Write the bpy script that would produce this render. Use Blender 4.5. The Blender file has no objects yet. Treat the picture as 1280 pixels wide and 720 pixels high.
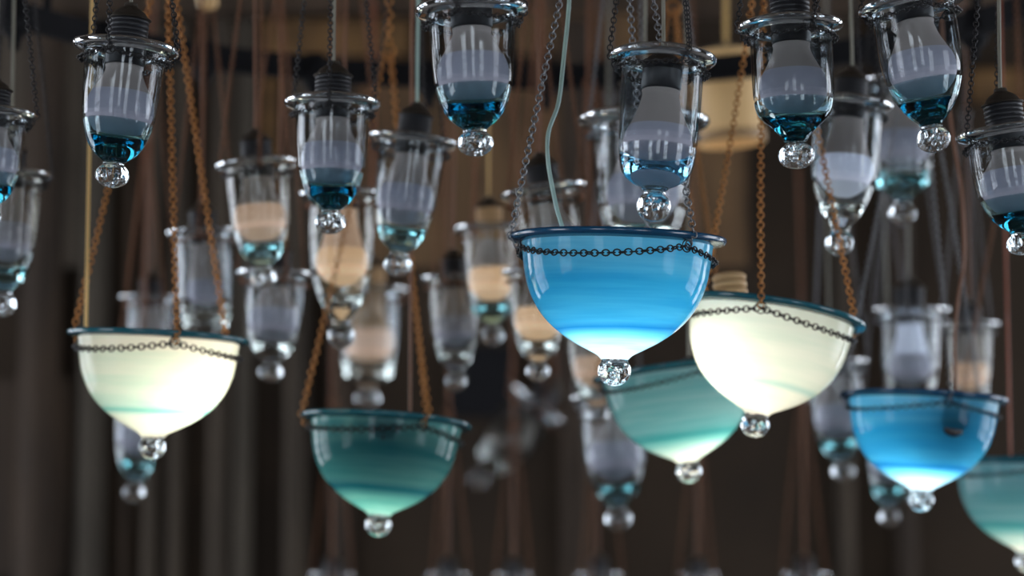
import bpy, math, random
import numpy as np
from mathutils import Matrix, Vector

random.seed(7)
SC = bpy.context.scene
COL = SC.collection
PI = math.pi

# ------------------------------------------------------------------ camera frame
CAM = Vector((0, 0, 1.70))
PITCH = math.radians(6.5)
FPX = 85.0 / 36.0 * 1280.0
FWD = Vector((0, math.cos(PITCH), math.sin(PITCH)))
UPV = Vector((0, -math.sin(PITCH), math.cos(PITCH)))
RGT = Vector((1, 0, 0))


def at(px, py, d):
    """world point standing d metres away along the view axis"""
    return CAM + FWD * d + RGT * ((px - 640) / FPX * d) + UPV * (-(py - 360) / FPX * d)


CEIL = 3.35

# ------------------------------------------------------------------ materials
def new_mat(name):
    m = bpy.data.materials.new(name)
    m.use_nodes = True
    nt = m.node_tree
    for n in list(nt.nodes):
        nt.nodes.remove(n)
    out = nt.nodes.new('ShaderNodeOutputMaterial')
    return m, nt, out


def N(nt, kind, **kw):
    n = nt.nodes.new(kind)
    for k, v in kw.items():
        if k in n.inputs:
            n.inputs[k].default_value = v
        else:
            setattr(n, k, v)
    return n


def noise_bump(nt, scale, strength, dist=0.001, stretch=None):
    tc = N(nt, 'ShaderNodeTexCoord')
    mp = N(nt, 'ShaderNodeMapping')
    if stretch:
        mp.inputs['Scale'].default_value = stretch
    nz = N(nt, 'ShaderNodeTexNoise')
    nz.inputs['Scale'].default_value = scale
    nz.inputs['Detail'].default_value = 2.0
    bp = N(nt, 'ShaderNodeBump')
    bp.inputs['Strength'].default_value = strength
    bp.inputs['Distance'].default_value = dist
    nt.links.new(tc.outputs['Object'], mp.inputs['Vector'])
    nt.links.new(mp.outputs['Vector'], nz.inputs['Vector'])
    nt.links.new(nz.outputs['Fac'], bp.inputs['Height'])
    return bp


def principled(name, color, rough=0.5, metal=0.0, bump=None, vary=None, emis=None, spec=0.5):
    m, nt, out = new_mat(name)
    p = N(nt, 'ShaderNodeBsdfPrincipled')
    p.inputs['Base Color'].default_value = (*color, 1)
    p.inputs['Roughness'].default_value = rough
    p.inputs['Metallic'].default_value = metal
    p.inputs['Specular IOR Level'].default_value = spec
    if vary:
        scale, amt, stretch = vary
        tc = N(nt, 'ShaderNodeTexCoord')
        mp = N(nt, 'ShaderNodeMapping')
        mp.inputs['Scale'].default_value = stretch
        nz = N(nt, 'ShaderNodeTexNoise')
        nz.inputs['Scale'].default_value = scale
        nz.inputs['Detail'].default_value = 4
        cr = N(nt, 'ShaderNodeValToRGB')
        cr.color_ramp.elements[0].position = 0.3
        cr.color_ramp.elements[1].position = 0.7
        cr.color_ramp.elements[0].color = (*[c * (1 - amt) for c in color], 1)
        cr.color_ramp.elements[1].color = (*[min(1, c * (1 + amt)) for c in color], 1)
        nt.links.new(tc.outputs['Object'], mp.inputs['Vector'])
        nt.links.new(mp.outputs['Vector'], nz.inputs['Vector'])
        nt.links.new(nz.outputs['Fac'], cr.inputs['Fac'])
        nt.links.new(cr.outputs['Color'], p.inputs['Base Color'])
    if bump:
        b = noise_bump(nt, *bump)
        nt.links.new(b.outputs['Normal'], p.inputs['Normal'])
    if emis:
        p.inputs['Emission Color'].default_value = (*emis[0], 1)
        p.inputs['Emission Strength'].default_value = emis[1]
    nt.links.new(p.outputs['BSDF'], out.inputs['Surface'])
    return m


def facing_power(nt, power, lo, hi):
    lw = N(nt, 'ShaderNodeLayerWeight')
    lw.inputs['Blend'].default_value = 0.5
    pw = N(nt, 'ShaderNodeMath', operation='POWER')
    pw.inputs[1].default_value = power
    mr = N(nt, 'ShaderNodeMapRange')
    mr.inputs['To Min'].default_value = lo
    mr.inputs['To Max'].default_value = hi
    nt.links.new(lw.outputs['Facing'], pw.inputs[0])
    nt.links.new(pw.outputs[0], mr.inputs['Value'])
    return mr.outputs['Result'], lw


def blown_glass(name, tint, edge, bump=0.25):
    """thin blown wall: clear face on, reflecting and absorbing more at grazing angles"""
    m, nt, out = new_mat(name)
    f, lw = facing_power(nt, 3.6, 0.028, 0.95)
    b = noise_bump(nt, 60, bump, 0.0012, (1, 1, 0.35))
    e, lw2 = facing_power(nt, 2.5, 0.0, 1.0)
    mixc = N(nt, 'ShaderNodeMix', data_type='RGBA')
    mixc.inputs[6].default_value = (*tint, 1)
    mixc.inputs[7].default_value = (*edge, 1)
    nt.links.new(e, mixc.inputs[0])
    tr = N(nt, 'ShaderNodeBsdfTransparent')
    nt.links.new(mixc.outputs[2], tr.inputs['Color'])
    gl = N(nt, 'ShaderNodeBsdfGlossy')
    gl.inputs['Roughness'].default_value = 0.03
    nt.links.new(b.outputs['Normal'], gl.inputs['Normal'])
    mx = N(nt, 'ShaderNodeMixShader')
    nt.links.new(f, mx.inputs[0])
    nt.links.new(tr.outputs[0], mx.inputs[1])
    nt.links.new(gl.outputs[0], mx.inputs[2])
    nt.links.new(mx.outputs[0], out.inputs['Surface'])
    return m


def solid_glass(name, tint, scale=40, bump=0.4, dist=0.002, haze=0.0, absorb=None):
    m, nt, out = new_mat(name)
    g = N(nt, 'ShaderNodeBsdfGlass')
    g.inputs['Color'].default_value = (*tint, 1)
    g.inputs['Roughness'].default_value = 0.0
    g.inputs['IOR'].default_value = 1.5
    if absorb:
        va = N(nt, 'ShaderNodeVolumeAbsorption')
        va.inputs['Color'].default_value = (*absorb[0], 1)
        va.inputs['Density'].default_value = absorb[1]
        nt.links.new(va.outputs[0], out.inputs['Volume'])
    b = noise_bump(nt, scale, bump, dist)
    nt.links.new(b.outputs['Normal'], g.inputs['Normal'])
    if haze:
        d = N(nt, 'ShaderNodeBsdfTranslucent')
        d.inputs['Color'].default_value = (0.9, 0.93, 0.95, 1)
        d2 = N(nt, 'ShaderNodeBsdfDiffuse')
        d2.inputs['Color'].default_value = (0.9, 0.93, 0.95, 1)
        a = N(nt, 'ShaderNodeMixShader')
        a.inputs[0].default_value = 0.5
        nt.links.new(d.outputs[0], a.inputs[1])
        nt.links.new(d2.outputs[0], a.inputs[2])
        mx = N(nt, 'ShaderNodeMixShader')
        mx.inputs[0].default_value = haze
        nt.links.new(g.outputs[0], mx.inputs[1])
        nt.links.new(a.outputs[0], mx.inputs[2])
        nt.links.new(mx.outputs[0], out.inputs['Surface'])
        return m
    nt.links.new(g.outputs[0], out.inputs['Surface'])
    return m


def opal_glass(name, R, stops, streak, through=0.82, seed=0.0):
    """pigmented opal glass: colour bands lie in the glass by height (object z / R)"""
    m, nt, out = new_mat(name)
    tc = N(nt, 'ShaderNodeTexCoord')
    sp = N(nt, 'ShaderNodeSeparateXYZ')
    nt.links.new(tc.outputs['Object'], sp.inputs[0])
    # wavy height
    mp = N(nt, 'ShaderNodeMapping')
    mp.inputs['Scale'].default_value = (1, 1, 3.0)
    mp.inputs['Location'].default_value = (seed, seed * 2, seed)
    nz = N(nt, 'ShaderNodeTexNoise')
    nz.inputs['Scale'].default_value = 7
    nz.inputs['Detail'].default_value = 1.5
    nt.links.new(tc.outputs['Object'], mp.inputs['Vector'])
    nt.links.new(mp.outputs['Vector'], nz.inputs['Vector'])
    wob = N(nt, 'ShaderNodeMath', operation='MULTIPLY_ADD')
    wob.inputs[1].default_value = 0.008 * R / 0.09
    nt.links.new(nz.outputs['Fac'], wob.inputs[0])
    nt.links.new(sp.outputs['Z'], wob.inputs[2])
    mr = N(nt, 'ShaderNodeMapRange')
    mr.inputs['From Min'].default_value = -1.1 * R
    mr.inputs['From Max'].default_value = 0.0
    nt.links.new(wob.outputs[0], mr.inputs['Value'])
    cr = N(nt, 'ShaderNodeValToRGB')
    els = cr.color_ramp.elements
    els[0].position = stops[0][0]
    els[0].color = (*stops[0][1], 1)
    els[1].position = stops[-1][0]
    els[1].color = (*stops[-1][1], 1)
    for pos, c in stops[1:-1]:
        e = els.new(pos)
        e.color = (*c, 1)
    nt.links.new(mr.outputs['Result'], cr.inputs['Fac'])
    # fine horizontal streaks
    mp2 = N(nt, 'ShaderNodeMapping')
    mp2.inputs['Scale'].default_value = (5, 5, 75)
    mp2.inputs['Location'].default_value = (seed * 3, 0, seed)
    nz2 = N(nt, 'ShaderNodeTexNoise')
    nz2.inputs['Scale'].default_value = 1.6
    nz2.inputs['Detail'].default_value = 3
    nt.links.new(tc.outputs['Object'], mp2.inputs['Vector'])
    nt.links.new(mp2.outputs['Vector'], nz2.inputs['Vector'])
    cr2 = N(nt, 'ShaderNodeValToRGB')
    cr2.color_ramp.elements[0].position = 0.35
    cr2.color_ramp.elements[0].color = (*streak, 1)
    cr2.color_ramp.elements[1].position = 0.62
    cr2.color_ramp.elements[1].color = (1, 1, 1, 1)
    nt.links.new(nz2.outputs['Fac'], cr2.inputs['Fac'])
    mul = N(nt, 'ShaderNodeMix', data_type='RGBA', blend_type='MULTIPLY')
    mul.inputs[0].default_value = 1.0
    nt.links.new(cr.outputs['Color'], mul.inputs[6])
    nt.links.new(cr2.outputs['Color'], mul.inputs[7])
    tl = N(nt, 'ShaderNodeBsdfTranslucent')
    df = N(nt, 'ShaderNodeBsdfDiffuse')
    nt.links.new(mul.outputs[2], tl.inputs['Color'])
    nt.links.new(mul.outputs[2], df.inputs['Color'])
    m1 = N(nt, 'ShaderNodeMixShader')
    m1.inputs[0].default_value = through
    nt.links.new(df.outputs[0], m1.inputs[1])
    nt.links.new(tl.outputs[0], m1.inputs[2])
    gl = N(nt, 'ShaderNodeBsdfGlossy')
    gl.inputs['Roughness'].default_value = 0.06
    b = noise_bump(nt, 45, 0.15, 0.001, (1, 1, 2))
    nt.links.new(b.outputs['Normal'], gl.inputs['Normal'])
    f, lw = facing_power(nt, 4.0, 0.012, 0.65)
    m2 = N(nt, 'ShaderNodeMixShader')
    nt.links.new(f, m2.inputs[0])
    nt.links.new(m1.outputs[0], m2.inputs[1])
    nt.links.new(gl.outputs[0], m2.inputs[2])
    nt.links.new(m2.outputs[0], out.inputs['Surface'])
    return m


def emitter(name, color, strength):
    m, nt, out = new_mat(name)
    e = N(nt, 'ShaderNodeEmission')
    e.inputs['Color'].default_value = (*color, 1)
    e.inputs['Strength'].default_value = strength
    nt.links.new(e.outputs[0], out.inputs['Surface'])
    return m


M = {
    'cup': blown_glass('clear_blown_glass', (0.95, 0.97, 0.98), (0.52, 0.60, 0.64)),
    'cup_warm': blown_glass('smoky_blown_glass', (0.93, 0.93, 0.91), (0.55, 0.55, 0.5)),
    'lip': solid_glass('glass_lip', (0.93, 0.96, 0.98), 22, 0.35, 0.003, haze=0.03),
    'ball': solid_glass('bubbled_glass_ball', (0.97, 0.99, 1.0), 110, 0.55, 0.003, haze=0.0),
    'foot_teal': solid_glass('teal_tinted_glass', (0.90, 0.97, 0.98), 30, 0.3, 0.002, absorb=((0.02, 0.64, 0.73), 120)),
    'band_teal': blown_glass('teal_tinted_wall', (0.90, 0.97, 0.985), (0.0, 0.26, 0.38)),
    'band_pale': blown_glass('pale_tinted_wall', (0.92, 0.96, 0.96), (0.35, 0.55, 0.58)),
    'foot_pale': solid_glass('pale_green_glass', (0.96, 0.98, 0.98), 30, 0.3, 0.002, absorb=((0.2, 0.75, 0.80), 22)),
    'foot_blue': solid_glass('pale_blue_glass', (0.96, 0.98, 0.99), 30, 0.3, 0.002, absorb=((0.1, 0.7, 0.9), 25)),
    'foot_clear': solid_glass('clear_thick_glass', (0.95, 0.97, 0.96), 30, 0.3, 0.002),
    'bulb': principled('frosted_bulb_glass', (0.43, 0.43, 0.52), 0.6, spec=0.3),
    'bulb_white': principled('white_plastic_housing', (0.38, 0.33, 0.31), 0.65, spec=0.3),
    'bulb_peach': principled('peach_bulb_faint_bowl_light', (0.75, 0.6, 0.5), 0.38, emis=((1.0, 0.60, 0.36), 0.22)),  # peach colour and weak glow stand in for warm light from the bowls
    'bulb_glow': principled('peach_bulb_strong_bowl_light', (0.75, 0.6, 0.45), 0.38, emis=((1.0, 0.62, 0.34), 0.42)),  # stronger glow put in for the warm bowl light nearby
    'bulb_cool': principled('faintly_glowing_cool_bulb', (0.7, 0.72, 0.8), 0.38, emis=((0.62, 0.72, 1.0), 0.20)),
    'socket': principled('black_bakelite', (0.022, 0.022, 0.026), 0.42, bump=(90, 0.2, 0.0008)),
    'cap': principled('aged_dark_brass', (0.10, 0.085, 0.07), 0.45, 0.7),
    'tan_socket': principled('tan_ceramic', (0.50, 0.31, 0.15), 0.5),
    'iron': principled('blackened_iron', (0.035, 0.033, 0.035), 0.42, 0.6),
    'steel': principled('grey_steel', (0.22, 0.22, 0.23), 0.32, 0.85),
    'copper': principled('copper_metal', (0.50, 0.22, 0.07), 0.42, 0.9),
    'dull_copper': principled('dull_copper_metal', (0.25, 0.11, 0.055), 0.5, 0.6),
    'cable_pale': principled('pale_green_plastic', (0.45, 0.62, 0.55), 0.35),
    'cable_brown': principled('brown_plastic', (0.24, 0.10, 0.05), 0.45),
    'cable_yellow': principled('yellowed_plastic', (0.75, 0.47, 0.16), 0.4),
    'cable_grey': principled('grey_plastic', (0.3, 0.28, 0.22), 0.45),
    'cable_red': principled('red_brown_plastic', (0.35, 0.09, 0.04), 0.45),
    'rim_teal': principled('dark_teal_glass_lip', (0.015, 0.13, 0.17), 0.18, spec=0.8),
    'rim_blue': principled('dark_blue_glass_lip', (0.006, 0.07, 0.16), 0.18, spec=0.8),
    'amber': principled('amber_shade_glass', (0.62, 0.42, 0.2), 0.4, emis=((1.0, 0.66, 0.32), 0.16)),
    'wood': principled('dark_brown_wood', (0.040, 0.024, 0.013), 0.8, vary=(3, 0.5, (6, 6, 0.7))),
    'wood_light': principled('worn_brown_wood', (0.052, 0.037, 0.023), 0.8, vary=(3, 0.35, (6, 6, 0.5))),
    'plaster': principled('grey_brown_plaster', (0.10, 0.080, 0.060), 0.95, vary=(3, 0.25, (1, 1, 1))),
    'wood_amber': principled('amber_brown_wood', (0.13, 0.072, 0.03), 0.75, vary=(4, 0.5, (3, 3, 0.8))),
    'stone_trim': principled('grey_brown_stone', (0.064, 0.052, 0.038), 0.9, vary=(3, 0.25, (3, 3, 0.7))),
    'gilt': principled('old_gilding', (0.16, 0.085, 0.03), 0.55, 0.3, vary=(9, 0.6, (1, 1, 1))),
    'dark': principled('soot_black_paint', (0.010, 0.010, 0.012), 0.85, spec=0.2),
    'stone': principled('dark_floor_stone', (0.12, 0.10, 0.085), 0.55, vary=(2, 0.3, (1, 1, 1))),
    'wall': principled('brown_wall_paint', (0.031, 0.019, 0.010), 0.95, vary=(2.2, 0.35, (1, 1, 1))),
    'ceil': principled('dark_ceiling_wood', (0.09, 0.06, 0.04), 0.7, vary=(3, 0.4, (6, 0.6, 1))),
    'frame': principled('grey_window_paint', (0.10, 0.09, 0.08), 0.5),
    'day': emitter('daylight_pane', (0.80, 0.90, 1.0), 6.5),
    'day_side': emitter('daylight_side_pane', (0.84, 0.90, 1.0), 6.0),
}
def light_mat(key, color, s):
    M[key] = emitter(key + '_bulb_glow', color, s)

# ------------------------------------------------------------------ mesh helpers
def link(name, me, mats=None, parent=None):
    o = bpy.data.objects.new(name, me)
    COL.objects.link(o)
    if mats is not None:
        for mm in (mats if isinstance(mats, (list, tuple)) else [mats]):
            me.materials.append(mm)
    if parent is not None:
        o.parent = parent
    return o


def mesh_np(name, verts, faces, smooth=True):
    me = bpy.data.meshes.new(name)
    me.from_pydata([tuple(v) for v in verts], [], faces)
    if smooth:
        me.polygons.foreach_set('use_smooth', [True] * len(me.polygons))
        me.set_sharp_from_angle(angle=math.radians(65))
    me.update()
    return me


def lathe(profile, seg=48, mat4=None, closed=False, wob=0.0, seed=0):
    """profile [(r,z)...] from top to bottom on the outside; returns verts, faces"""
    vs, fs, rings = [], [], []
    rnd = random.Random(seed)
    p1, p2 = rnd.random() * 6, rnd.random() * 6
    for r, z in profile:
        if r < 1e-7:
            rings.append([len(vs)])
            vs.append((0, 0, z))
        else:
            ring = []
            for i in range(seg):
                a = 2 * PI * i / seg
                k = 1 + wob * math.sin(2 * a + p1) + wob * 0.6 * math.sin(3 * a + p2)
                ring.append(len(vs))
                vs.append((r * k * math.cos(a), r * k * math.sin(a), z + wob * r * 0.8 * math.sin(2 * a + p2)))
            rings.append(ring)
    n = len(rings)
    for j in range(n if closed else n - 1):
        A, B = rings[j], rings[(j + 1) % n]
        for i in range(seg):
            i2 = (i + 1) % seg
            if len(A) == 1 and len(B) == 1:
                continue
            if len(A) == 1:
                fs.append((A[0], B[i], B[i2]))
            elif len(B) == 1:
                fs.append((A[i2], A[i], B[0]))
            else:
                fs.append((A[i2], A[i], B[i], B[i2]))
    v = np.array(vs, dtype=float)
    if mat4 is not None:
        R = np.array(mat4.to_3x3())
        t = np.array(mat4.translation)
        v = v @ R.T + t
    return v, fs


def smooth_profile(pts, n=4):
    """Catmull-Rom resampling"""
    out = []
    P = [pts[0]] + list(pts) + [pts[-1]]
    for i in range(1, len(P) - 2):
        p0, p1, p2, p3 = P[i - 1], P[i], P[i + 1], P[i + 2]
        for k in range(n):
            t = k / n
            q = []
            for c in (0, 1):
                q.append(0.5 * (2 * p1[c] + (p2[c] - p0[c]) * t + (2 * p0[c] - 5 * p1[c] + 4 * p2[c] - p3[c]) * t * t
                                + (-p0[c] + 3 * p1[c] - 3 * p2[c] + p3[c]) * t ** 3))
            out.append((max(0.0, q[0]), q[1]))
    out.append(pts[-1])
    return out


def bubbled(v, f, c, rad, T, seed, n=9):
    """air bubbles inside a solid glass ball: small inward-facing spheres in the same mesh"""
    rnd = random.Random(seed)
    vs = [np.array(v)]
    fs = list(f)
    base = len(v)
    placed = []
    tries = 0
    while len(placed) < n and tries < 400:
        tries += 1
        br = rad * rnd.uniform(0.10, 0.20)
        p = Vector((rnd.uniform(-1, 1), rnd.uniform(-1, 1), rnd.uniform(-0.8, 0.8))) * rad * 0.75
        if p.length > rad * 0.68 or any((p - q).length < br + b2 + rad * 0.03 for q, b2 in placed):
            continue
        placed.append((p, br))
        prof = [(br * math.sin(a), c + p.z + br * math.cos(a)) for a in [PI * k / 7 for k in range(8)]]
        prof[0] = (0.0, prof[0][1])
        prof[-1] = (0.0, prof[-1][1])
        M4 = Matrix.Translation((p.x, p.y, 0))
        bv, bf = lathe(prof, 12, (T @ M4) if T is not None else M4)
        vs.append(bv)
        fs += [tuple(base + i for i in reversed(q)) for q in bf]
        base += len(bv)
    return np.concatenate(vs), fs


def smooth_signed(pts, n=4):
    off = 10.0
    return [(a - off, b) for a, b in smooth_profile([(p[0] + off, p[1]) for p in pts], n)]


def part_lathe(name, prof, mat, parent, T, seg=48, closed=False, wob=0.0, seed=0):
    v, f = lathe(prof, seg, T, closed, wob, seed)
    return link(name, mesh_np(name, v, f), mat, parent)


def tube_path(name, pts, r, mat, parent, seg=8, closed=False):
    pts = [Vector(p) for p in pts]
    vs, fs = [], []
    n = len(pts)
    up = Vector((0.13, 0.31, 0.94)).normalized()
    for i, p in enumerate(pts):
        t = (pts[min(i + 1, n - 1)] - pts[max(i - 1, 0)]) if not closed else (pts[(i + 1) % n] - pts[(i - 1) % n])
        t.normalize()
        a = t.cross(up)
        if a.length < 0.05:
            a = t.cross(Vector((1, 0, 0)))
        a.normalize()
        b = t.cross(a).normalized()
        for k in range(seg):
            w = 2 * PI * k / seg
            vs.append(p + a * (r * math.cos(w)) + b * (r * math.sin(w)))
    for i in range(n if closed else n - 1):
        j = (i + 1) % n
        for k in range(seg):
            k2 = (k + 1) % seg
            fs.append((i * seg + k, i * seg + k2, j * seg + k2, j * seg + k))
    if not closed:
        fs.append(tuple(range(seg - 1, -1, -1)))
        fs.append(tuple(range((n - 1) * seg, n * seg)))
    return link(name, mesh_np(name, vs, fs), mat, parent)


def box(name, x0, x1, y0, y1, z0, z1, mat, parent=None, bev=0.0):
    import bmesh
    bm = bmesh.new()
    bmesh.ops.create_cube(bm, size=1)
    for v in bm.verts:
        v.co = Vector(((x0 + x1) / 2 + v.co.x * (x1 - x0), (y0 + y1) / 2 + v.co.y * (y1 - y0), (z0 + z1) / 2 + v.co.z * (z1 - z0)))
    if bev > 0:
        bmesh.ops.bevel(bm, geom=bm.edges[:], offset=bev, segments=2, affect='EDGES')
    me = bpy.data.meshes.new(name)
    bm.to_mesh(me)
    bm.free()
    return link(name, me, mat, parent)


_unit = {}
def link_unit(major, minor):
    key = (major, minor)
    if key in _unit:
        return _unit[key]
    vs = []
    for i in range(major):
        a = 2 * PI * i / major
        for j in range(minor):
            b = 2 * PI * j / minor
            rr = 0.62 + 0.155 * math.cos(b)
            # x along the chain, y across, z thickness
            vs.append((rr * math.cos(a) * 1.08, rr * math.sin(a) * 0.92, 0.155 * math.sin(b)))
    fs = []
    for i in range(major):
        i2 = (i + 1) % major
        for j in range(minor):
            j2 = (j + 1) % minor
            fs.append((i * minor + j, i2 * minor + j, i2 * minor + j2, i * minor + j2))
    _unit[key] = (np.array(vs), np.array(fs))
    return _unit[key]


def chain(name, pts, pitch, mat, parent, fine=True, phase=0.0):
    """one chain of real links laid along a polyline"""
    uv, uf = link_unit(12, 5) if fine else link_unit(7, 3)
    P = [np.array(p, dtype=float) for p in pts]
    seg = [np.linalg.norm(P[i + 1] - P[i]) for i in range(len(P) - 1)]
    L = sum(seg)
    n = max(2, int(L / pitch))
    step = L / n
    vs, fs = [], []
    acc, k = 0.0, 0
    for i in range(n):
        s = (i + 0.5) * step
        while k < len(seg) - 1 and s > acc + seg[k]:
            acc += seg[k]
            k += 1
        t = (P[k + 1] - P[k]) / max(seg[k], 1e-9)
        c = P[k] + t * (s - acc)
        ref = np.array([0.0, -1.0, 0.02]) if abs(t[1]) < 0.9 else np.array([1.0, 0, 0])
        a = np.cross(t, ref)
        a /= np.linalg.norm(a)
        b = np.cross(t, a)
        ang = (PI / 2 if i % 2 else 0.0) + phase + random.uniform(-0.22, 0.22)
        y = a * math.cos(ang) + b * math.sin(ang)
        z = -a * math.sin(ang) + b * math.cos(ang)
        Rm = np.stack([t, y, z], axis=0)
        vs.append((uv * pitch) @ Rm + c)
        fs.append(uf + i * len(uv))
    V = np.concatenate(vs)
    F = np.concatenate(fs)
    me = bpy.data.meshes.new(name)
    me.vertices.add(len(V))
    me.vertices.foreach_set('co', V.astype(np.float32).ravel())
    me.loops.add(len(F) * 4)
    me.loops.foreach_set('vertex_index', F.astype(np.int32).ravel())
    me.polygons.add(len(F))
    me.polygons.foreach_set('loop_start', np.arange(0, len(F) * 4, 4, dtype=np.int32))
    me.polygons.foreach_set('loop_total', np.full(len(F), 4, dtype=np.int32))
    me.polygons.foreach_set('use_smooth', np.ones(len(F), dtype=bool))
    me.update(calc_edges=True)
    me.validate()
    return link(name, me, mat, parent)


def thing(name, loc, label, cat, group=None):
    o = bpy.data.objects.new(name, None)
    o.empty_display_size = 0.05
    COL.objects.link(o)
    o.location = loc
    o['label'] = label
    o['category'] = cat
    if group:
        o['group'] = group
    return o


def tilt(roll, nod):
    """roll: right side down (deg); nod: near edge up (deg)"""
    return Matrix.Rotation(math.radians(-nod), 4, 'X') @ Matrix.Rotation(math.radians(roll), 4, 'Y')


# ------------------------------------------------------------------ suspension shared by all the lamps
def suspension(root, origin, T, R, hook_r, hook_z, belt_r, belt_z, sag, phi0, apexH, pitch, cmat, belt_mat, fine, ring_mat=None):
    angs = [math.radians(phi0 + 120 * k) for k in range(3)]
    apex = Vector((0, 0, apexH))
    hooks = []
    for a in angs:
        h = T @ Vector((hook_r * math.cos(a), hook_r * math.sin(a), hook_z))
        hooks.append(h)
        top = apex + Vector((0.004 * math.cos(a), 0.004 * math.sin(a), 0))
        low = T @ Vector((belt_r * 1.03 * math.cos(a), belt_r * 1.03 * math.sin(a), belt_z))
        mid = h.lerp(top, 0.5) + Vector((random.uniform(-1, 1), random.uniform(-1, 1), 0)) * 0.004 * R / 0.05
        pts = [low, h]
        for i in range(1, 9):
            t = i / 8
            q = h * (1 - t) ** 2 + mid * 2 * t * (1 - t) + top * t * t
            pts.append(q)
        chain('hanging_chain', pts, pitch, cmat, root, fine)
    # the chain tied round the glass, sagging between the hooks
    pts = []
    n = 72
    for i in range(n + 1):
        a = angs[0] + 2 * PI * i / n
        u = ((i / n) * 3) % 1.0
        dz = sag * 4 * u * (1 - u)
        pts.append(T @ Vector((belt_r * math.cos(a), belt_r * math.sin(a), belt_z - dz)))
    chain('belt_chain', pts, pitch, belt_mat, root, fine)
    # small tie rings
    for a in angs:
        c = T @ Vector(((belt_r + pitch * 0.3) * math.cos(a), (belt_r + pitch * 0.3) * math.sin(a), belt_z))
        tx = T.to_3x3() @ Vector((-math.sin(a), math.cos(a), 0))
        tz = T.to_3x3() @ Vector((0, 0, 1))
        rr = pitch * 1.1
        pts = [c + tx * (rr * math.cos(w)) + tz * (rr * math.sin(w)) for w in [2 * PI * i / 16 for i in range(16)]]
        tube_path('tie_ring', pts, pitch * 0.13, ring_mat or belt_mat, root, 5, True)
    # top ring and the single chain to the ceiling
    rr = 0.008
    pts = [apex + Vector((rr * math.cos(w), 0, rr * math.sin(w))) for w in [2 * PI * i / 16 for i in range(16)]]
    tube_path('top_ring', pts, 0.0012, cmat, root, 6, True)
    top = Vector((0, 0, CEIL - origin.z))
    chain('suspension_chain', [apex + Vector((0, 0, rr)), top], pitch * 1.3, cmat, root, False)


def cable(root, origin, start, mat, r=0.0016, lean=(0.0, 0.0), wave=0.01):
    top = Vector((lean[0], lean[1], CEIL - origin.z))
    s = Vector(start)
    pts = []
    w1, w2 = random.uniform(-1, 1), random.uniform(-1, 1)
    for i in range(33):
        t = i / 32
        p = s.lerp(top, t)
        e = math.sin(PI * t)
        p = p + Vector((wave * w1 * e * math.sin(t * 9), wave * w2 * e * math.cos(t * 7), 0))
        pts.append(p)
    tube_path('cable', pts, r, mat, root, 6)


# ------------------------------------------------------------------ clear glass cup lamp
CUP_OUT = {
    'round': [(0.76, -0.06), (0.755, -0.2), (0.745, -0.5), (0.725, -0.85), (0.695, -1.2), (0.645, -1.5), (0.555, -1.78), (0.42, -1.99), (0.28, -2.11), (0.205, -2.17)],
    'squat': [(0.76, -0.06), (0.755, -0.2), (0.75, -0.6), (0.74, -1.0), (0.72, -1.4), (0.69, -1.68), (0.62, -1.9), (0.46, -2.03), (0.28, -2.11), (0.205, -2.17)],
    'point': [(0.76, -0.06), (0.765, -0.2), (0.77, -0.6), (0.755, -1.0), (0.71, -1.35), (0.61, -1.66), (0.46, -1.9), (0.31, -2.06), (0.23, -2.13), (0.205, -2.17)],
    'stepped': [(0.76, -0.06), (0.76, -0.2), (0.765, -0.6), (0.76, -1.0), (0.745, -1.35), (0.70, -1.60), (0.59, -1.75), (0.42, -1.90), (0.28, -2.04), (0.215, -2.15)],
}


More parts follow.
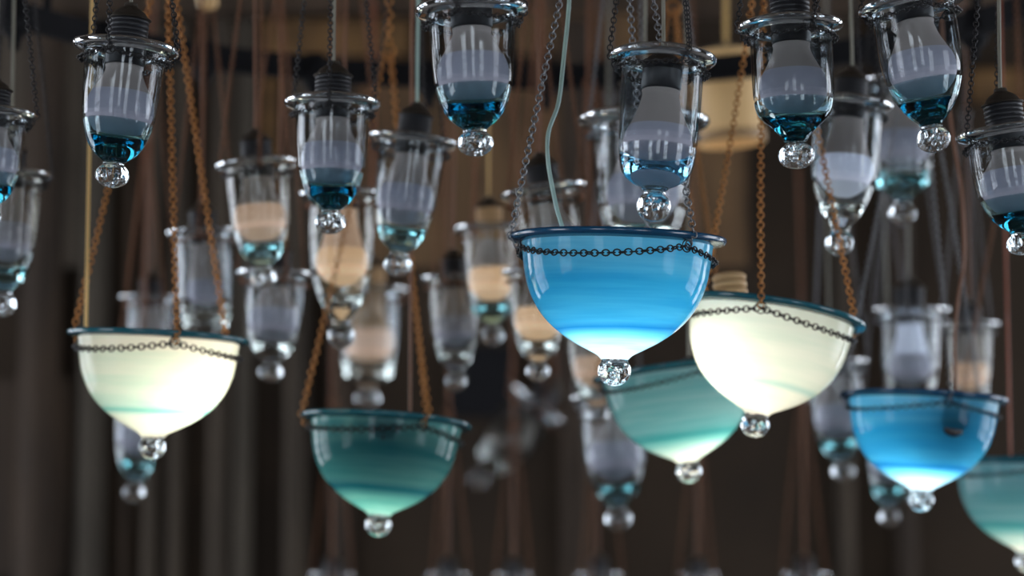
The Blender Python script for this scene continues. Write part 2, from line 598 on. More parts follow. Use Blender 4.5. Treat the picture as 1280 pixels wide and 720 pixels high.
def cup_lamp(px, py, hw, kx, ky, d, label, shape='round', foot='foot_teal', bulb='bulb', housing='bulb_white', chainm='iron',
             belt=None, cab='cable_grey', phi=None, nod=0.0, bulb_up=0.0, bulb_tilt=0.0, group='clear glass cup lamps', skirt=True, sock='socket',
             glass='cup', bulb_size=1.0, cable_lean=(0.0, 0.0), roll=None, sock_top=0.54):
    o = at(px, py, d)
    R = hw / FPX * d
    dist = math.hypot(kx - px, ky - py)
    zs = dist / (2.66 * hw)
    if roll is None:
        roll = math.degrees(math.atan2(px - kx, ky - py))
    T = tilt(roll, nod)
    root = thing('cup_lamp', o, label, 'hanging lamp', group)
    fine = d < 2.35
    sg = 56 if d < 2.9 else 32
    sd = int(px * 7 + py)
    wob = 0.008

    def S(p):
        return [(r * R, z * R * zs) for r, z in p]
    out = smooth_profile(CUP_OUT[shape], 4)
    split = -1.42
    wall_o = [q for q in out if q[1] >= split]
    foot_o = [q for q in out if q[1] <= split]
    th = 0.055
    # thin wall, outside then inside
    nw = len(wall_o)
    inner = [(q - th * min(1.0, (nw - 1 - i) / 5), z) for i, (q, z) in enumerate(wall_o)]
    prof = S(list(reversed(inner))[1:]) + S(wall_o)
    cup = part_lathe('glass_cup', prof, M[glass], root, T, sg, False, wob, sd)
    # thick foot: closed solid with the cup's rounded hollow above it
    zb = -1.87 if shape != 'stepped' else -1.82
    hollow = []
    z0 = foot_o[0][1]

    def outer_r(z):
        for (ra, za), (rb_, zb_) in zip(foot_o, foot_o[1:]):
            if za >= z >= zb_:
                return ra + (rb_ - ra) * (za - z) / max(1e-9, za - zb_)
        return foot_o[-1][0]
    for k in range(15):
        a = k / 14 * PI / 2
        z = z0 + (zb - z0) * math.sin(a)
        hollow.append((min(foot_o[0][0] * 0.985 * math.cos(a) ** 0.65, outer_r(z) - 0.010 - 0.022 * min(1, k / 5)), z))
    hollow[-1] = (0.0, zb)
    prof = S(list(reversed(hollow))) + S(foot_o) + S([(0.0, foot_o[-1][1] - 0.02)])
    part_lathe('glass_foot', prof, M[foot], cup, T, sg, False, wob, sd)
    # rolled lip, an uneven flat ring
    lip = [(0.72, -0.02), (0.76, -0.13), (0.86, -0.11), (0.965, -0.07), (1.0, -0.015), (0.985, 0.035), (0.92, 0.045), (0.83, 0.02), (0.75, 0.01)]
    lip = smooth_profile(lip + [lip[0]], 3)[:-1]
    part_lathe('glass_lip', [(r * R, z * R) for r, z in lip], M['lip'], cup, T, sg, True, 0.014, sd + 3)
    # solid ball
    zc, rb, hb = -2.42, 0.32, 0.24
    if shape == 'stepped':
        rb, hb = 0.34, 0.25
    ball = [(0.0, -2.185), (0.15, -2.185), (0.205, -2.2)]
    for k in range(1, 15):
        a = PI / 2 - k / 14 * PI
        if zc + hb * math.sin(a) < -2.215:
            ball.append((rb * math.cos(a), zc + hb * math.sin(a)))
    ball[-1] = (0.0, zc - hb)
    v, f = lathe(S(ball), max(24, sg // 2), T, False, 0.012, sd + 5)
    if d < 2.7:
        v, f = bubbled(v, f, zc * R * zs, hb * R, T, sd)
    link('glass_knob', mesh_np('glass_knob', v, f), M['ball'], cup)
    # bulb with its housing
    bs = bulb_size
    Tb = T @ Matrix.Translation((0, 0, bulb_up * R)) @ Matrix.Rotation(math.radians(bulb_tilt), 4, 'Y')
    gr = 0.635 * bs
    gc = -1.17 * zs
    gl = []
    for k in range(0, 13):
        a = 0.55 - k / 12 * (0.55 + PI / 2)
        gl.append((gr * math.cos(a), gc + gr * 0.95 * math.sin(a)))
    gl[-1] = (0.0, gc - gr * 0.95)
    z_top = gc + gr * 0.95 * math.sin(0.55)
    rn = 0.33 * bs ** 0.5
    nz = -0.34
    housing_p = smooth_profile([(0.0, nz + 0.02), (rn, nz), (rn * 1.03, nz - 0.1), (rn * 1.2, (nz + z_top) / 2), (gr * math.cos(0.55), z_top)], 4)
    b = part_lathe('bulb', [(r * R, z * R) for r, z in smooth_profile(gl, 2)], M[bulb], root, Tb, 32)
    part_lathe('bulb_housing', [(r * R, z * R) for r, z in housing_p], M[housing], b, Tb, 32)
    # socket with ridges and a domed metal cap
    so = [(0.0, sock_top), (0.34, sock_top)]
    for k in range(4):
        z = sock_top - 0.02 - k * 0.09 * sock_top / 0.54
        so += [(0.375, z), (0.375, z - 0.04 * sock_top / 0.54), (0.352, z - 0.055 * sock_top / 0.54)]
    so += [(0.37, sock_top * 0.2), (0.37, -0.30), (0.30, -0.345), (0.0, -0.345)]
    s = part_lathe('socket', [(r * R, z * R) for r, z in so], M[sock], root, Tb, 32)
    cp = smooth_profile([(0.0, 0.86), (0.12, 0.85), (0.13, 0.78), (0.20, 0.74), (0.29, 0.67), (0.345, 0.59), (0.40, 0.565), (0.40, 0.54), (0.30, 0.53), (0.0, 0.53)], 2)
    part_lathe('socket_cap', [(r * R, (z - 0.54 + sock_top) * R) for r, z in cp], M['cap'], s, Tb, 32)
    cable(root, o, Tb @ Vector((0, 0, (0.30 + sock_top) * R)), M[cab], 0.0017, cable_lean)
    ph = phi if phi is not None else random.uniform(0, 120)
    pitch = 0.0038 if fine else 0.0042
    suspension(root, o, T, R, 1.0 * R, 0.0, 0.84 * R, -0.21 * R, 0.08 * R, ph, 7.2 * R, pitch, M[chainm], M[belt or chainm], fine)
    return root


# ------------------------------------------------------------------ opal glass bowl lamp
BOWL = [(0.88, -0.03), (0.872, -0.10), (0.858, -0.22), (0.825, -0.40), (0.76, -0.57), (0.67, -0.71), (0.55, -0.83), (0.40, -0.935), (0.26, -1.01), (0.165, -1.06), (0.125, -1.10)]


def bowl_lamp(px, py, hw, kx, ky, d, label, opal, rim, glow, glow_pos, chainm, belt, cab, phi, nod=0, roll=None, seed=0.0,
              sock_pos=None, sock='socket', way=None, cable_xy=(-0.4, 0.1), cable_lean=(0, 0), pitch=0.0047, fine=True, shaft=None):
    o = at(px, py, d)
    R = hw / FPX * d
    if roll is None:
        roll = math.degrees(math.atan2(px - kx, ky - py))
    T = tilt(roll, nod)
    root = thing('bowl_lamp', o, label, 'hanging lamp', 'opal glass bowl lamps')
    sd = int(px)
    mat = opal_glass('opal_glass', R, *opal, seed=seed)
    prof = [(r * R, z * R) for r, z in smooth_profile(BOWL, 5)]
    # mesh kept in its own untilted space so the colour bands follow the glass
    v, f = lathe(prof, 72, None, False, 0.004, sd)
    bowl = link('glass_bowl', mesh_np('glass_bowl', v, f), mat, root)
    bowl.rotation_euler = T.to_euler()
    lip = [(0.855, 0.0), (0.872, -0.045), (0.93, -0.04), (0.985, -0.025), (1.0, 0.005), (0.985, 0.03), (0.93, 0.03), (0.87, 0.02)]
    lip = smooth_profile(lip + [lip[0]], 3)[:-1]
    v, f = lathe([(r * R, z * R) for r, z in lip], 72, None, True, 0.005, sd + 3)
    link('glass_lip', mesh_np('glass_lip', v, f), M[rim], bowl)
    zc, rb = -1.205, 0.152
    ball = [(0.0, -1.085), (0.09, -1.087), (0.118, -1.10)]
    for k in range(1, 17):
        a = PI / 2 - k / 16 * PI
        if zc + rb * math.sin(a) < -1.115:
            ball.append((rb * math.cos(a), zc + rb * 0.92 * math.sin(a)))
    ball[-1] = (0.0, zc - rb * 0.92)
    v, f = lathe([(r * R, z * R) for r, z in ball], 32, None, False, 0.01, sd + 5)
    v, f = bubbled(v, f, zc * R, rb * R, None, sd, 12)
    link('glass_knob', mesh_np('glass_knob', v, f), M['ball'], bowl)
    # lit bulb lying low in the bowl, with housing and ridged socket
    gx, gy, gz = glow_pos
    br = 0.27 * 0.0916 / R
    axis_tilt = Matrix.Translation((gx * R, gy * R, gz * R))
    if shaft is not None:
        axis_tilt = axis_tilt @ Matrix.Rotation(math.radians(shaft[0]), 4, 'Y') @ Matrix.Rotation(math.radians(shaft[1]), 4, 'X')
    Tb = T @ axis_tilt
    gl = []
    for k in range(0, 11):
        a = 0.7 - k / 10 * (0.7 + PI / 2)
        gl.append((br * math.cos(a), br * math.sin(a)))
    gl[-1] = (0.0, -br)
    b = part_lathe('bulb', [(r * R, z * R) for r, z in gl], M[glow], root, Tb, 24)
    zt = br * math.sin(0.7)
    hs = smooth_profile([(br * math.cos(0.7), zt), (br * 0.62, zt + 0.12), (br * 0.52, zt + 0.22), (0.0, zt + 0.22)], 3)
    part_lathe('bulb_housing', [(r * R, z * R) for r, z in reversed(hs)], M['bulb_white'], b, Tb, 24)
    ss = sock_pos or 0.0
    z1 = zt + 0.22
    so = [(0.0, z1 + 0.36 + ss), (0.15, z1 + 0.36 + ss)]
    nr = 5
    for k in range(nr):
        z = z1 + 0.33 + ss - k * (0.30 + ss) / nr
        so += [(0.185, z), (0.185, z - 0.03), (0.165, z - 0.045)]
    so += [(0.175, z1), (0.0, z1)]
    part_lathe('socket', [(r * R, z * R) for r, z in so], M[sock], root, Tb, 24)
    top = Tb @ Vector((0, 0, (z1 + 0.35 + ss) * R))
    cx, cy = cable_xy
    if cx is not None:
        # flex rises from the socket, over the lip, to the ceiling
        e = T @ Vector((cx * R, cy * R, 0.10 * R))
        ceil = Vector((e.x + cable_lean[0], e.y + cable_lean[1], CEIL - o.z))
        pts = []
        for i in range(10):
            t = i / 10
            pts.append(top * (1 - t) ** 2 + Vector((e.x * 0.96, e.y * 0.96, e.z - 0.03)) * 2 * t * (1 - t) + e * t * t)
        if way:
            # bends of the flex on its way up
            knots = [e] + [at(a_, b_, d) - o + Vector((0, e.y, 0)) for a_, b_ in way]
            kk = [(v_.x, v_.z) for v_ in knots]
            for q in smooth_signed(kk, 6):
                pts.append(Vector((q[0], e.y, q[1])))
            pts.append(Vector((kk[-1][0], e.y, CEIL - o.z)))
        k1 = Vector((e.x + cable_lean[0] * 0.12, e.y, e.z + 0.10))
        for i in range(0 if way else 25):
            t = i / 24
            pts.append(e * (1 - t) ** 3 + Vector((e.x, e.y, e.z + 0.06)) * 3 * t * (1 - t) ** 2 + k1 * 3 * t * t * (1 - t) + ceil * t ** 3)
        tube_path('cable', pts, 0.0019, M[cab], root, 8)
    suspension(root, o, T, R, 1.0 * R, 0.0, 0.90 * R, -0.10 * R, 0.10 * R, phi, 4.4 * R, pitch, M[chainm], M[belt], fine)
    return root


# ================================================================== the lamps
light_mat('cool_lamp', (0.86, 0.95, 1.0), 10)
light_mat('cool_lamp_low', (0.86, 0.95, 1.0), 8.5)
light_mat('warm_lamp', (1.0, 0.86, 0.67), 12)
light_mat('warm_lamp_mid', (1.0, 0.82, 0.60), 9)
light_mat('warm_lamp_low', (1.0, 0.82, 0.62), 7)

W = (0.93, 0.97, 0.97)
BLUE = ([(0.0, (0.85, 0.97, 1.0)), (0.17, (0.60, 0.90, 1.0)), (0.24, (0.14, 0.62, 0.90)), (0.285, (0.015, 0.26, 0.60)), (0.33, (0.08, 0.50, 0.76)), (0.65, (0.045, 0.42, 0.68)), (1.0, (0.22, 0.62, 0.80))], (0.55, 0.82, 0.93))
CREAM = ([(0.0, (0.97, 0.96, 0.90)), (0.24, (0.80, 0.94, 0.88)), (0.29, (0.22, 0.64, 0.62)), (0.34, (0.60, 0.85, 0.80)), (0.48, (0.76, 0.90, 0.83)), (1.0, (0.93, 0.92, 0.83))], (0.84, 0.95, 0.93))
CREAM2 = ([(0.0, (0.97, 0.97, 0.93)), (0.26, (0.88, 0.95, 0.90)), (0.31, (0.52, 0.78, 0.76)), (0.36, (0.86, 0.95, 0.90)), (1.0, (0.80, 0.90, 0.86))], (0.90, 0.96, 0.95))
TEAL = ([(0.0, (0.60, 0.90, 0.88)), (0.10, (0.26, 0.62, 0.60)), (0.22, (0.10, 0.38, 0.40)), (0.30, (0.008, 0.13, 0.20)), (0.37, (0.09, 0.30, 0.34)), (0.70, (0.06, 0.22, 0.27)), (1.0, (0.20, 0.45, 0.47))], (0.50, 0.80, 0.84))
TEAL2 = ([(0.0, (0.92, 0.97, 0.97)), (0.14, (0.70, 0.92, 0.95)), (0.26, (0.22, 0.62, 0.68)), (0.31, (0.06, 0.38, 0.46)), (0.40, (0.20, 0.50, 0.60)), (1.0, (0.22, 0.44, 0.52))], (0.65, 0.88, 0.90))

bowl_lamp(772, 300, 136, 767, 480, 2.10, 'bright sky-blue glass bowl lamp, large and sharp, below the clear cup with a black chain',
          BLUE, 'rim_blue', 'cool_lamp', (0.0, 0.0, -0.62), 'steel', 'iron', 'cable_pale', 190, nod=-2.5, seed=0.3,
          cable_xy=(-0.50, 0.15), way=[(696, 255), (686, 200), (686, 160), (699, 120), (706, 60), (712, 0), (716, -60)], shaft=(-28, 10), sock_pos=0.0)
bowl_lamp(966, 392, 117, 938, 552, 2.37, 'cream glass bowl lamp with teal lip, tilted down to the right beside the sky-blue bowl',
          CREAM2, 'rim_teal', 'warm_lamp', (-0.32, -0.05, -0.50), 'copper', 'iron', 'cable_yellow', 17, nod=2.0, seed=1.7,
          cable_xy=(None, 0), pitch=0.0050, sock='tan_socket', shaft=(-14, -4), sock_pos=0.12)
bowl_lamp(199, 421, 114, 199, 579, 2.43, 'cream glass bowl lamp with teal lip hanging alone at far left beside a yellow cable',
          CREAM, 'rim_teal', 'warm_lamp', (0.33, -0.12, -0.50), 'copper', 'iron', 'cable_yellow', 49, nod=-2.0, roll=3.0, seed=2.9,
          cable_xy=(-0.83, 0.1), cable_lean=(0.0, 0.0), shaft=(-40, -20), sock_pos=-0.12, pitch=0.0052)
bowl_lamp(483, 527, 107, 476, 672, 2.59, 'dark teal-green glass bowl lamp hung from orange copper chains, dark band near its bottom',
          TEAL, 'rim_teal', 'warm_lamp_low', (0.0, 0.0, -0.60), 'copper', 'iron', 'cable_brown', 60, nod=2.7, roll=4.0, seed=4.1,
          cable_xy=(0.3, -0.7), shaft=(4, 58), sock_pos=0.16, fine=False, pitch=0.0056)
bowl_lamp(845, 463, 105, 863, 611, 2.64, 'pale teal glass bowl lamp tucked behind the sky-blue and the cream bowls',
          TEAL2, 'rim_teal', 'warm_lamp_mid', (0.15, 0.0, -0.62), 'copper', 'iron', 'cable_grey', 285, nod=0.0, seed=5.3,
          cable_xy=(0.2, 0.4), shaft=(10, -10), fine=False)
bowl_lamp(1155, 498, 105, 1155, 647, 2.64, 'deep blue glass bowl lamp with a round dark socket shadow near its lip',
          BLUE, 'rim_blue', 'cool_lamp_low', (0.0, -0.1, -0.64), 'steel', 'iron', 'cable_brown', 38, nod=0.5, roll=3.0, seed=6.7,
          cable_xy=(0.24, -0.74), way=[(1181, 430), (1186, 380), (1194, 330), (1193, 250), (1184, 180), (1176, 100), (1172, 0)], shaft=(32.6, 57.5), fine=False, sock_pos=0.0)
bowl_lamp(1285, 580, 100, 1272, 714, 2.92, 'teal glass bowl lamp cut off by the lower right edge, behind the deep blue bowl',
          TEAL2, 'rim_teal', 'warm_lamp_low', (0.1, 0.0, -0.60), 'dull_copper', 'iron', 'cable_red', 150, nod=1.0, roll=2.0, seed=8.1,
          cable_xy=(-0.28, -0.3), shaft=(-8, 10), fine=False)

C = cup_lamp
C(158, 60, 67, 142, 237, 2.06, 'clear glass cup lamp with blue foot and black socket, above the left cream bowl', chainm='iron', cab='cable_grey', phi=20, nod=0)
C(-8, 142, 54, -14, 284, 2.20, 'clear cup lamp with blue foot, cut off by the left edge just above another cup', chainm='iron', phi=5)
C(12, 218, 53, 7, 398, 2.50, 'frosty clear cup lamp at the left edge, lower one of two, with round end knob', foot='foot_pale', bulb='bulb', chainm='iron', phi=10, glass='cup_warm')
C(416, 128, 61, 414, 294, 2.24, 'clear cup lamp with wavy thick lip, ridged black socket and dark blue foot', chainm='iron', cab='cable_grey', phi=30, bulb='bulb')
C(321, 205, 52, 332, 362, 2.65, 'clear cup lamp with peach-lit bulb and tall black socket, left of the wavy-lipped cup', foot='foot_pale', bulb='bulb_peach', chainm='dull_copper', belt='iron', cab='cable_brown', phi=40, glass='cup_warm')
C(516, 175, 56, 496, 348, 2.48, 'clear cup lamp leaning left with lavender bulb, right of the wavy-lipped cup', foot='foot_pale', chainm='iron', belt='iron', cab='cable_pale', phi=75)
C(589, 12, 71, 595, 198, 1.94, 'large clear cup lamp with blue foot at top centre, black lip chain', chainm='iron', phi=15)
C(829, 72, 68, 814, 280, 1.97, 'tall clear cup lamp on black chains hanging right over the sky-blue bowl', foot='foot_blue', chainm='iron', cab='cable_grey', phi=55, nod=2, shape='squat', bulb_up=-0.28, sock_top=0.12)
C(988, 32, 67, 994, 213, 2.06, 'clear cup lamp with stepped teal foot and sparkling knob, right of the amber shade', shape='stepped', chainm='iron', phi=50)
C(1140, 4, 67, 1166, 193, 2.00, 'clear cup lamp leaning right with blue foot, at the upper edge between two cups', shape='point', chainm='iron', phi=35)
C(805, 150, 83, 800, 362, 2.50, 'wide clear cup lamp with slender white bulb, behind the tall black-chained cup', foot='foot_clear', chainm='steel', cab='cable_grey', bulb_size=0.85, phi=25)
C(1062, 130, 56, 1045, 322, 2.45, 'clear cup lamp with bright pale-blue bulb and big knob, under the stepped-foot cup', shape='point', foot='foot_clear', bulb='bulb_cool', housing='bulb_white', chainm='iron', phi=65)
C(1128, 102, 53, 1125, 285, 2.80, 'square-bottomed clear cup lamp, half hidden behind the cup leaning right', shape='squat', foot='foot_pale', chainm='iron', phi=80)
C(1258, 165, 65, 1277, 320, 2.10, 'clear cup lamp with blue foot tilted right, touching the right edge', shape='point', chainm='iron', phi=90, cable_lean=(0, 0))
C(428, 243, 54, 428, 437, 2.75, 'clear cup lamp with peach-lit bulb, directly under the wavy-lipped cup', shape='point', foot='foot_clear', bulb='bulb_glow', housing='bulb_peach', chainm='dull_copper', cab='cable_brown', glass='cup_warm', bulb_size=0.95)
C(680, 238, 56, 700, 385, 2.62, 'grey smoky cup lamp peeping over the left lip of the sky-blue bowl', foot='foot_clear', bulb='bulb', chainm='dull_copper', cab='cable_brown', glass='cup_warm', phi=95)
C(612, 285, 46, 617, 433, 3.03, 'cup lamp with peach-lit globe bulb and greenish foot, left of the sky-blue bowl', foot='foot_pale', bulb='bulb_glow', housing='bulb_white', sock='tan_socket', chainm='dull_copper', cab='cable_yellow', glass='cup_warm')
C(567, 347, 42, 571, 490, 3.10, 'blurred clear cup lamp with grey-pink bulb, above the right chain of the teal bowl', foot='foot_clear', bulb='bulb', chainm='dull_copper', cab='cable_brown', glass='cup_warm')
C(673, 340, 47, 672, 477, 2.84, 'peach-lit cup lamp half hidden behind the left flank of the sky-blue bowl', foot='foot_clear', bulb='bulb_glow', chainm='dull_copper', cab='cable_brown', glass='cup_warm')
C(254, 290, 46, 262, 455, 2.95, 'blurred grey cup lamp behind the right-hand chain of the left cream bowl', foot='foot_clear', chainm='dull_copper', cab='cable_brown', shape='squat', bulb_size=0.8)
C(345, 342, 50, 339, 478, 2.88, 'blurred clear cup lamp right of the left cream bowl, under the peach-lit cup', foot='foot_clear', chainm='dull_copper', cab='cable_brown')
C(188, 372, 38, 185, 500, 3.50, 'small blurred dark cup lamp peeping over the middle of the left cream bowl lip', foot='foot_clear', bulb='bulb_peach', chainm='dull_copper', cab='cable_brown')
C(178, 480, 41, 169, 628, 3.40, 'blurred clear cup lamp with only its bottom and knob showing under the left cream bowl', foot='foot_pale', chainm='dull_copper', cab='cable_brown')
C(463, 362, 50, 460, 512, 3.70, 'very blurred cup lamp with orange-lit socket and peach-lit bulb above the dark teal bowl', shape='squat', foot='foot_clear', bulb='bulb_peach', housing='tan_socket', sock='tan_socket', chainm='dull_copper', cab='cable_red')
C(738, 402, 42, 748, 532, 3.10, 'blurred warm-toned cup lamp behind the lower left curve of the sky-blue bowl', foot='foot_clear', bulb='bulb_peach', chainm='dull_copper', cab='cable_brown', glass='cup_warm')
C(765, 495, 53, 773, 663, 3.30, 'long blurred grey cup lamp hanging lowest, left of the pale teal bowl', shape='point', foot='foot_pale', chainm='steel', cab='cable_grey')
C(1137, 388, 50, 1137, 545, 3.30, 'blurred cup lamp with white-necked bulb rising behind the deep blue bowl', foot='foot_clear', housing='bulb_cool', chainm='steel', cab='cable_grey', bulb_size=0.85)
C(1212, 405, 37, 1210, 545, 3.42, 'blurred pinkish cup lamp behind the right half of the deep blue bowl', foot='foot_clear', bulb='bulb_peach', chainm='steel', cab='cable_brown', glass='cup_warm')
C(1040, 455, 46, 1053, 602, 3.40, 'blurred grey cup lamp between the tilted cream bowl and the deep blue bowl', foot='foot_pale', chainm='steel', cab='cable_grey')
C(1112, 515, 40, 1109, 658, 3.55, 'small blurred cup lamp with knob showing below the left flank of the deep blue bowl', foot='foot_pale', chainm='steel', cab='cable_grey')
C(672, 505, 46, 596, 612, 4.90, 'faint far-off cup lamp tipped on its side, right of the dark teal bowl', foot='foot_clear', bulb='cap', housing='cap', chainm='dull_copper', cab='cable_brown', roll=38)
for i, (x, w, lab) in enumerate([
        (415, 30, 'faint cup lamp at the bottom edge under the dark teal bowl, leftmost of the row'),
        (560, 28, 'faint cup lamp at the bottom edge, second of the row from the left'),
        (642, 26, 'faint cup lamp at the bottom edge, third of the row from the left'),
        (748, 32, 'faint cup lamp at the bottom edge straight below the lowest grey cup lamp'),
        (872, 27, 'faint cup lamp at the bottom edge below the pale teal bowl'),
        (1006, 32, 'faint cup lamp at the bottom edge, rightmost of the row')]):
    C(x, 718, w, x, 718 + 2.66 * w, 4.3 + 0.1 * (i % 3), lab, foot='foot_clear', chainm='dull_copper', cab='cable_brown', group='row of far cup lamps at the bottom edge')

# ------------------------------------------------------------------ amber shade in the back
o = at(908, 118, 3.6)
sh = thing('shade_lamp', o, 'blurred amber cylinder shade lamp with pale lower band, behind the black-chained cup', 'hanging lamp')
sr = 43 / FPX * 3.6
prof = smooth_profile([(0.86, 1.25), (0.93, 0.9), (0.95, 0.2), (0.97, -0.8), (0.97, -1.1), (1.0, -1.18), (1.0, -1.42), (0.97, -1.46)], 3)
prof = [(r * sr, z * sr) for r, z in prof]
Ti = tilt(-4, 0)
body = part_lathe('lamp_shade', prof + [(r - 0.003, z) for r, z in reversed(prof)], M['amber'], sh, Ti, 40, True)
part_lathe('shade_band', [(r * sr, z * sr) for r, z in [(0.99, -1.15), (1.05, -1.17), (1.05, -1.43), (0.99, -1.46)]], M['tan_socket'], body, Ti, 40, True)
part_lathe('shade_cap', [(r * sr, z * sr) for r, z in [(0.0, 1.5), (0.2, 1.48), (0.5, 1.38), (0.9, 1.27), (0.9, 1.22), (0.0, 1.22)]], M['cap'], sh, Ti, 40)
tube_path('cable', [(0, 0, 1.48 * sr), (0.002, 0, 0.3), (0, 0, CEIL - o.z)], 0.004, M['cable_yellow'], sh)

# golden lamp socket dipping into the top left, its glow put into the material
o = at(252, -34, 3.25)
fn = thing('lamp_socket', o, 'small blurred golden lamp socket dipping in at the top left edge', 'lamp socket')
fp = [(0.0, 0.03), (0.010, 0.028), (0.013, 0.0), (0.0125, -0.012), (0.014, -0.014), (0.014, -0.045), (0.011, -0.05), (0.0, -0.05)]
part_lathe('socket_body', fp, M['amber'], fn, tilt(-12, 0), 24)
tube_path('cable', [(-0.005, 0, 0.028), (-0.006, 0, 0.2), (-0.006, 0, CEIL - o.z)], 0.002, M['cable_brown'], fn)

# ------------------------------------------------------------------ iron hoop of the chandelier
hc = Vector((0.0, 2.74, 2.40))
hoop = thing('chandelier_hoop', hc, 'blurred dark iron chandelier hoop crossing behind the upper cup lamps', 'chandelier')
Rr = 0.70
import bmesh
def ring_bar(name, r, hw_, hh, mat, parent, z=0):
    v, f = lathe([(r - hw_, z + hh), (r + hw_, z + hh), (r + hw_, z - hh), (r - hw_, z - hh)], 96, None, True)
    return link(name, mesh_np(name, v, f, False), mat, parent)
ring_bar('hoop_band', Rr, 0.007, 0.016, M['dark'], hoop)
ring_bar('lower_band', Rr - 0.012, 0.007, 0.004, M['dark'], hoop, -0.017)
for k in range(26):
    a = 2 * PI * k / 26 + 0.05
    c = Vector((Rr * math.cos(a), Rr * math.sin(a), -0.005))
    prof = smooth_profile([(0.0, 0.026), (0.012, 0.025), (0.017, 0.012), (0.021, -0.004), (0.015, -0.022), (0.008, -0.030), (0.006, -0.042), (0.0, -0.046)], 2)
    part_lathe('hook_boss', prof, M['dark'], hoop, Matrix.Translation(c), 16)
for k in range(6):
    a = 2 * PI * (k + 0.5) / 6
    tube_path('hoop_rod', [(Rr * math.cos(a), Rr * math.sin(a), 0.012), (Rr * 0.98 * math.cos(a), Rr * 0.98 * math.sin(a), CEIL - hc.z)], 0.006, M['dark'], hoop)

# ================================================================== the room
def struct(o):
    o['kind'] = 'structure'
    return o

X0, X1, Y0, Y1 = -3.6, 3.6, -3.2, 7.2
struct(box('floor', X0, X1, Y0, Y1, -0.1, 0, M['stone']))
struct(box('ceiling', X0, X1, Y0, Y1, CEIL, CEIL + 0.1, M['ceil']))
struct(box('wall_far', X0, X1, Y1, Y1 + 0.1, 0, CEIL, M['wall']))
struct(box('wall_near', X0, X1, Y0 - 0.1, Y0, 0, CEIL, M['plaster']))
struct(box('wall_left', X0 - 0.1, X0, Y0, Y1, 0, CEIL, M['wall']))
struct(box('wall_right', X1, X1 + 0.1, Y0, Y1, 0, CEIL, M['wall']))


def window(n, side, c, w, z0, z1, cols, rows, pane_mat):
    """multi-pane window set on a wall; side 'near' (facing +y), 'left' (+x), 'right' (-x)"""
    root = bpy.data.objects.new('window_%d' % n, None)
    COL.objects.link(root)
    root['kind'] = 'structure'
    def B(nm, u0, u1, a, b, z_0, z_1, mat, par):
        # u along the wall, a..b out from the wall
        if side == 'near':
            return box(nm, u0, u1, Y0 + a, Y0 + b, z_0, z_1, mat, par)
        if side == 'left':
            return box(nm, X0 + a, X0 + b, u0, u1, z_0, z_1, mat, par)
        return box(nm, X1 - b, X1 - a, u0, u1, z_0, z_1, mat, par)
    fr = B('window_frame', c - w / 2 - 0.07, c - w / 2, 0.002, 0.08, z0 - 0.07, z1 + 0.07, M['frame'], root)
    B('window_frame', c + w / 2, c + w / 2 + 0.07, 0.002, 0.08, z0 - 0.07, z1 + 0.07, M['frame'], root)
    B('window_frame', c - w / 2, c + w / 2, 0.002, 0.08, z1, z1 + 0.07, M['frame'], root)
    B('window_sill', c - w / 2 - 0.1, c + w / 2 + 0.1, 0.002, 0.14, z0 - 0.12, z0 - 0.07, M['frame'], root)
    B('window_frame', c - w / 2, c + w / 2, 0.002, 0.08, z0 - 0.07, z0, M['frame'], root)
    B('window_pane', c - w / 2, c + w / 2, 0.004, 0.02, z0, z1, pane_mat, root)
    for i in range(1, cols):
        u = c - w / 2 + w * i / cols
        B('glazing_bar', u - 0.025, u + 0.025, 0.021, 0.06, z0, z1, M['frame'], root)
    for j in range(1, rows):
        z = z0 + (z1 - z0) * j / rows
        B('glazing_bar', c - w / 2, c + w / 2, 0.021, 0.055, z - 0.025, z + 0.025, M['frame'], root)


window(1, 'near', -2.3, 1.1, 0.9, 2.7, 3, 4, M['day'])
window(2, 'near', 2.2, 1.1, 0.9, 2.7, 3, 4, M['day'])
window(3, 'left', 0.6, 1.2, 0.8, 2.8, 3, 4, M['day_side'])
window(4, 'right', 0.4, 1.2, 0.8, 2.8, 3, 4, M['day_side'])
window(5, 'near', 0.0, 0.7, 1.6, 2.8, 2, 3, M['day'])
window(6, 'left', 3.9, 1.6, 0.6, 2.9, 4, 5, M['day_side'])  # added out of view to put bright edges on the glass
window(7, 'right', 3.7, 1.6, 0.6, 2.9, 4, 5, M['day_side'])  # unseen too, added for the opposite glass edges
window(8, 'left', 6.1, 1.2, 0.6, 2.9, 3, 5, M['day_side'])  # added further forward, out of view, for grazing highlights
window(9, 'right', 6.0, 1.2, 0.6, 2.9, 3, 5, M['day_side'])  # unseen counterpart, added for the same grazing highlights

# columns, panels and gilded ornaments on the far wall
def wx(px, d=7.1):
    return (px - 640) / FPX * d
def wz(py, d=7.1):
    return CAM.z + d * math.tan(PITCH + math.atan((360 - py) / FPX))

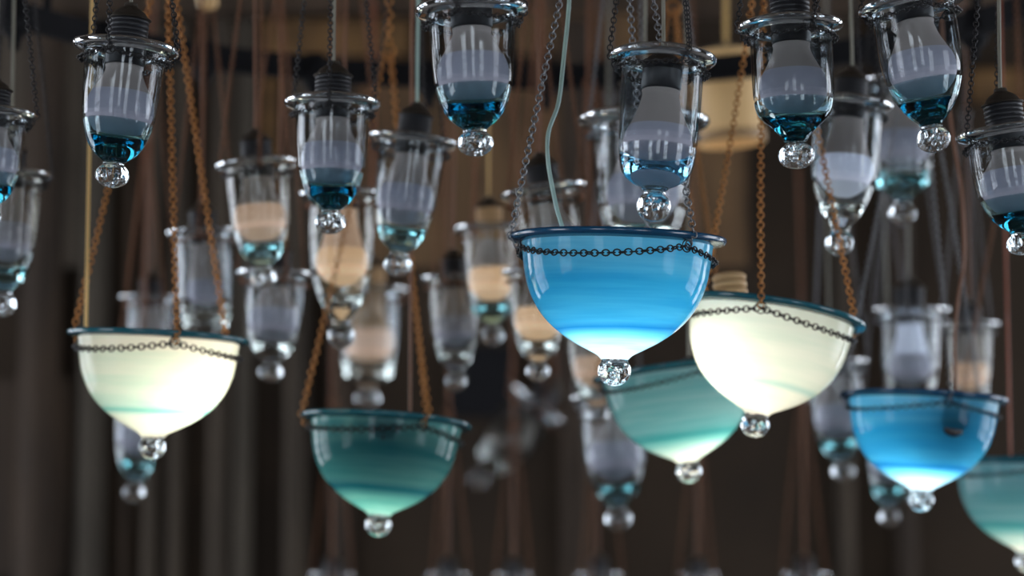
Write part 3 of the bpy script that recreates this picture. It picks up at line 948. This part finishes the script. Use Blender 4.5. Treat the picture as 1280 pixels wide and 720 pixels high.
tn = [0]
def trim_col(px0, px1, mat, zt=None, zb=0.0):
    tn[0] += 1
    x0, x1 = wx(px0), wx(px1)
    r = (x1 - x0) / 2
    T = Matrix.Translation(((x0 + x1) / 2, Y1 - 0.02 - r * 0.2, 0))
    zt = zt or CEIL - 0.02
    prof = [(0.0, zt), (r * 1.1, zt), (r * 1.1, zt - 0.08), (r * 0.95, zt - 0.1), (r, zb + 0.3), (r * 1.12, zb + 0.26), (r * 1.12, zb + 0.01), (0.0, zb + 0.01)]
    v, f = lathe(prof, 32, T)
    o = link('trim_%d' % tn[0], mesh_np('trim', v, f), mat)
    struct(o)
for a, b, m in [(92, 128, 'stone_trim'), (148, 158, 'wood'), (174, 196, 'wood_light'), (206, 228, 'wood_light'), (256, 286, 'wood_light'), (288, 314, 'stone_trim'),
                (352, 384, 'wood_light'), (410, 440, 'wood'), (700, 740, 'wood'), (1046, 1072, 'wood_light'), (1120, 1150, 'wood'), (16, 70, 'wood')]:
    trim_col(a, b, M[m])
def panel(px0, px1, py0, py1, mat, depth=0.04):
    tn[0] += 1
    struct(box('trim_%d' % tn[0], wx(px0), wx(px1), Y1 - depth, Y1 - 0.001, wz(py1), wz(py0), mat, None, 0.006))
panel(-20, 92, 30, 330, M['plaster'])
panel(-60, 84, 470, 720, M['wood'])
panel(320, 510, 22, 66, M['gilt'], 0.08)
panel(560, 800, 0, 60, M['wood_amber'])
panel(320, 340, 90, 420, M['gilt'], 0.03)
panel(440, 720, 76, 330, M['wood_amber'], 0.03)
panel(800, 940, 60, 330, M['wood_amber'], 0.05)
panel(1225, 1300, 84, 122, M['gilt'], 0.08)
panel(1160, 1230, 0, 60, M['plaster'], 0.05)
panel(560, 640, 430, 520, M['dark'], 0.06)

# ------------------------------------------------------------------ world, camera, view
w = bpy.data.worlds.new('hall_air')
SC.world = w
w.use_nodes = True
bg = w.node_tree.nodes['Background']
bg.inputs['Color'].default_value = (0.5, 0.55, 0.65, 1)
bg.inputs['Strength'].default_value = 0.05

cam = bpy.data.cameras.new('camera')
cam.lens = 85
cam.sensor_width = 36
cam.clip_start = 0.05
cam.dof.use_dof = True
cam.dof.focus_distance = 2.03
cam.dof.aperture_fstop = 4.0
cam.dof.aperture_blades = 0
co = bpy.data.objects.new('camera', cam)
COL.objects.link(co)
co.location = CAM
co.rotation_euler = (PI / 2 + PITCH, 0, 0)
SC.camera = co

SC.view_settings.view_transform = 'Standard'
SC.view_settings.look = 'None'
SC.view_settings.exposure = 0.0
SC.view_settings.gamma = 1.0
SC.view_settings.use_curve_mapping = False
cy = SC.cycles
cy.max_bounces = 14
cy.transmission_bounces = 14
cy.glossy_bounces = 6
cy.diffuse_bounces = 4
cy.transparent_max_bounces = 32
cy.sample_clamp_indirect = 6.0
cy.use_denoising = True
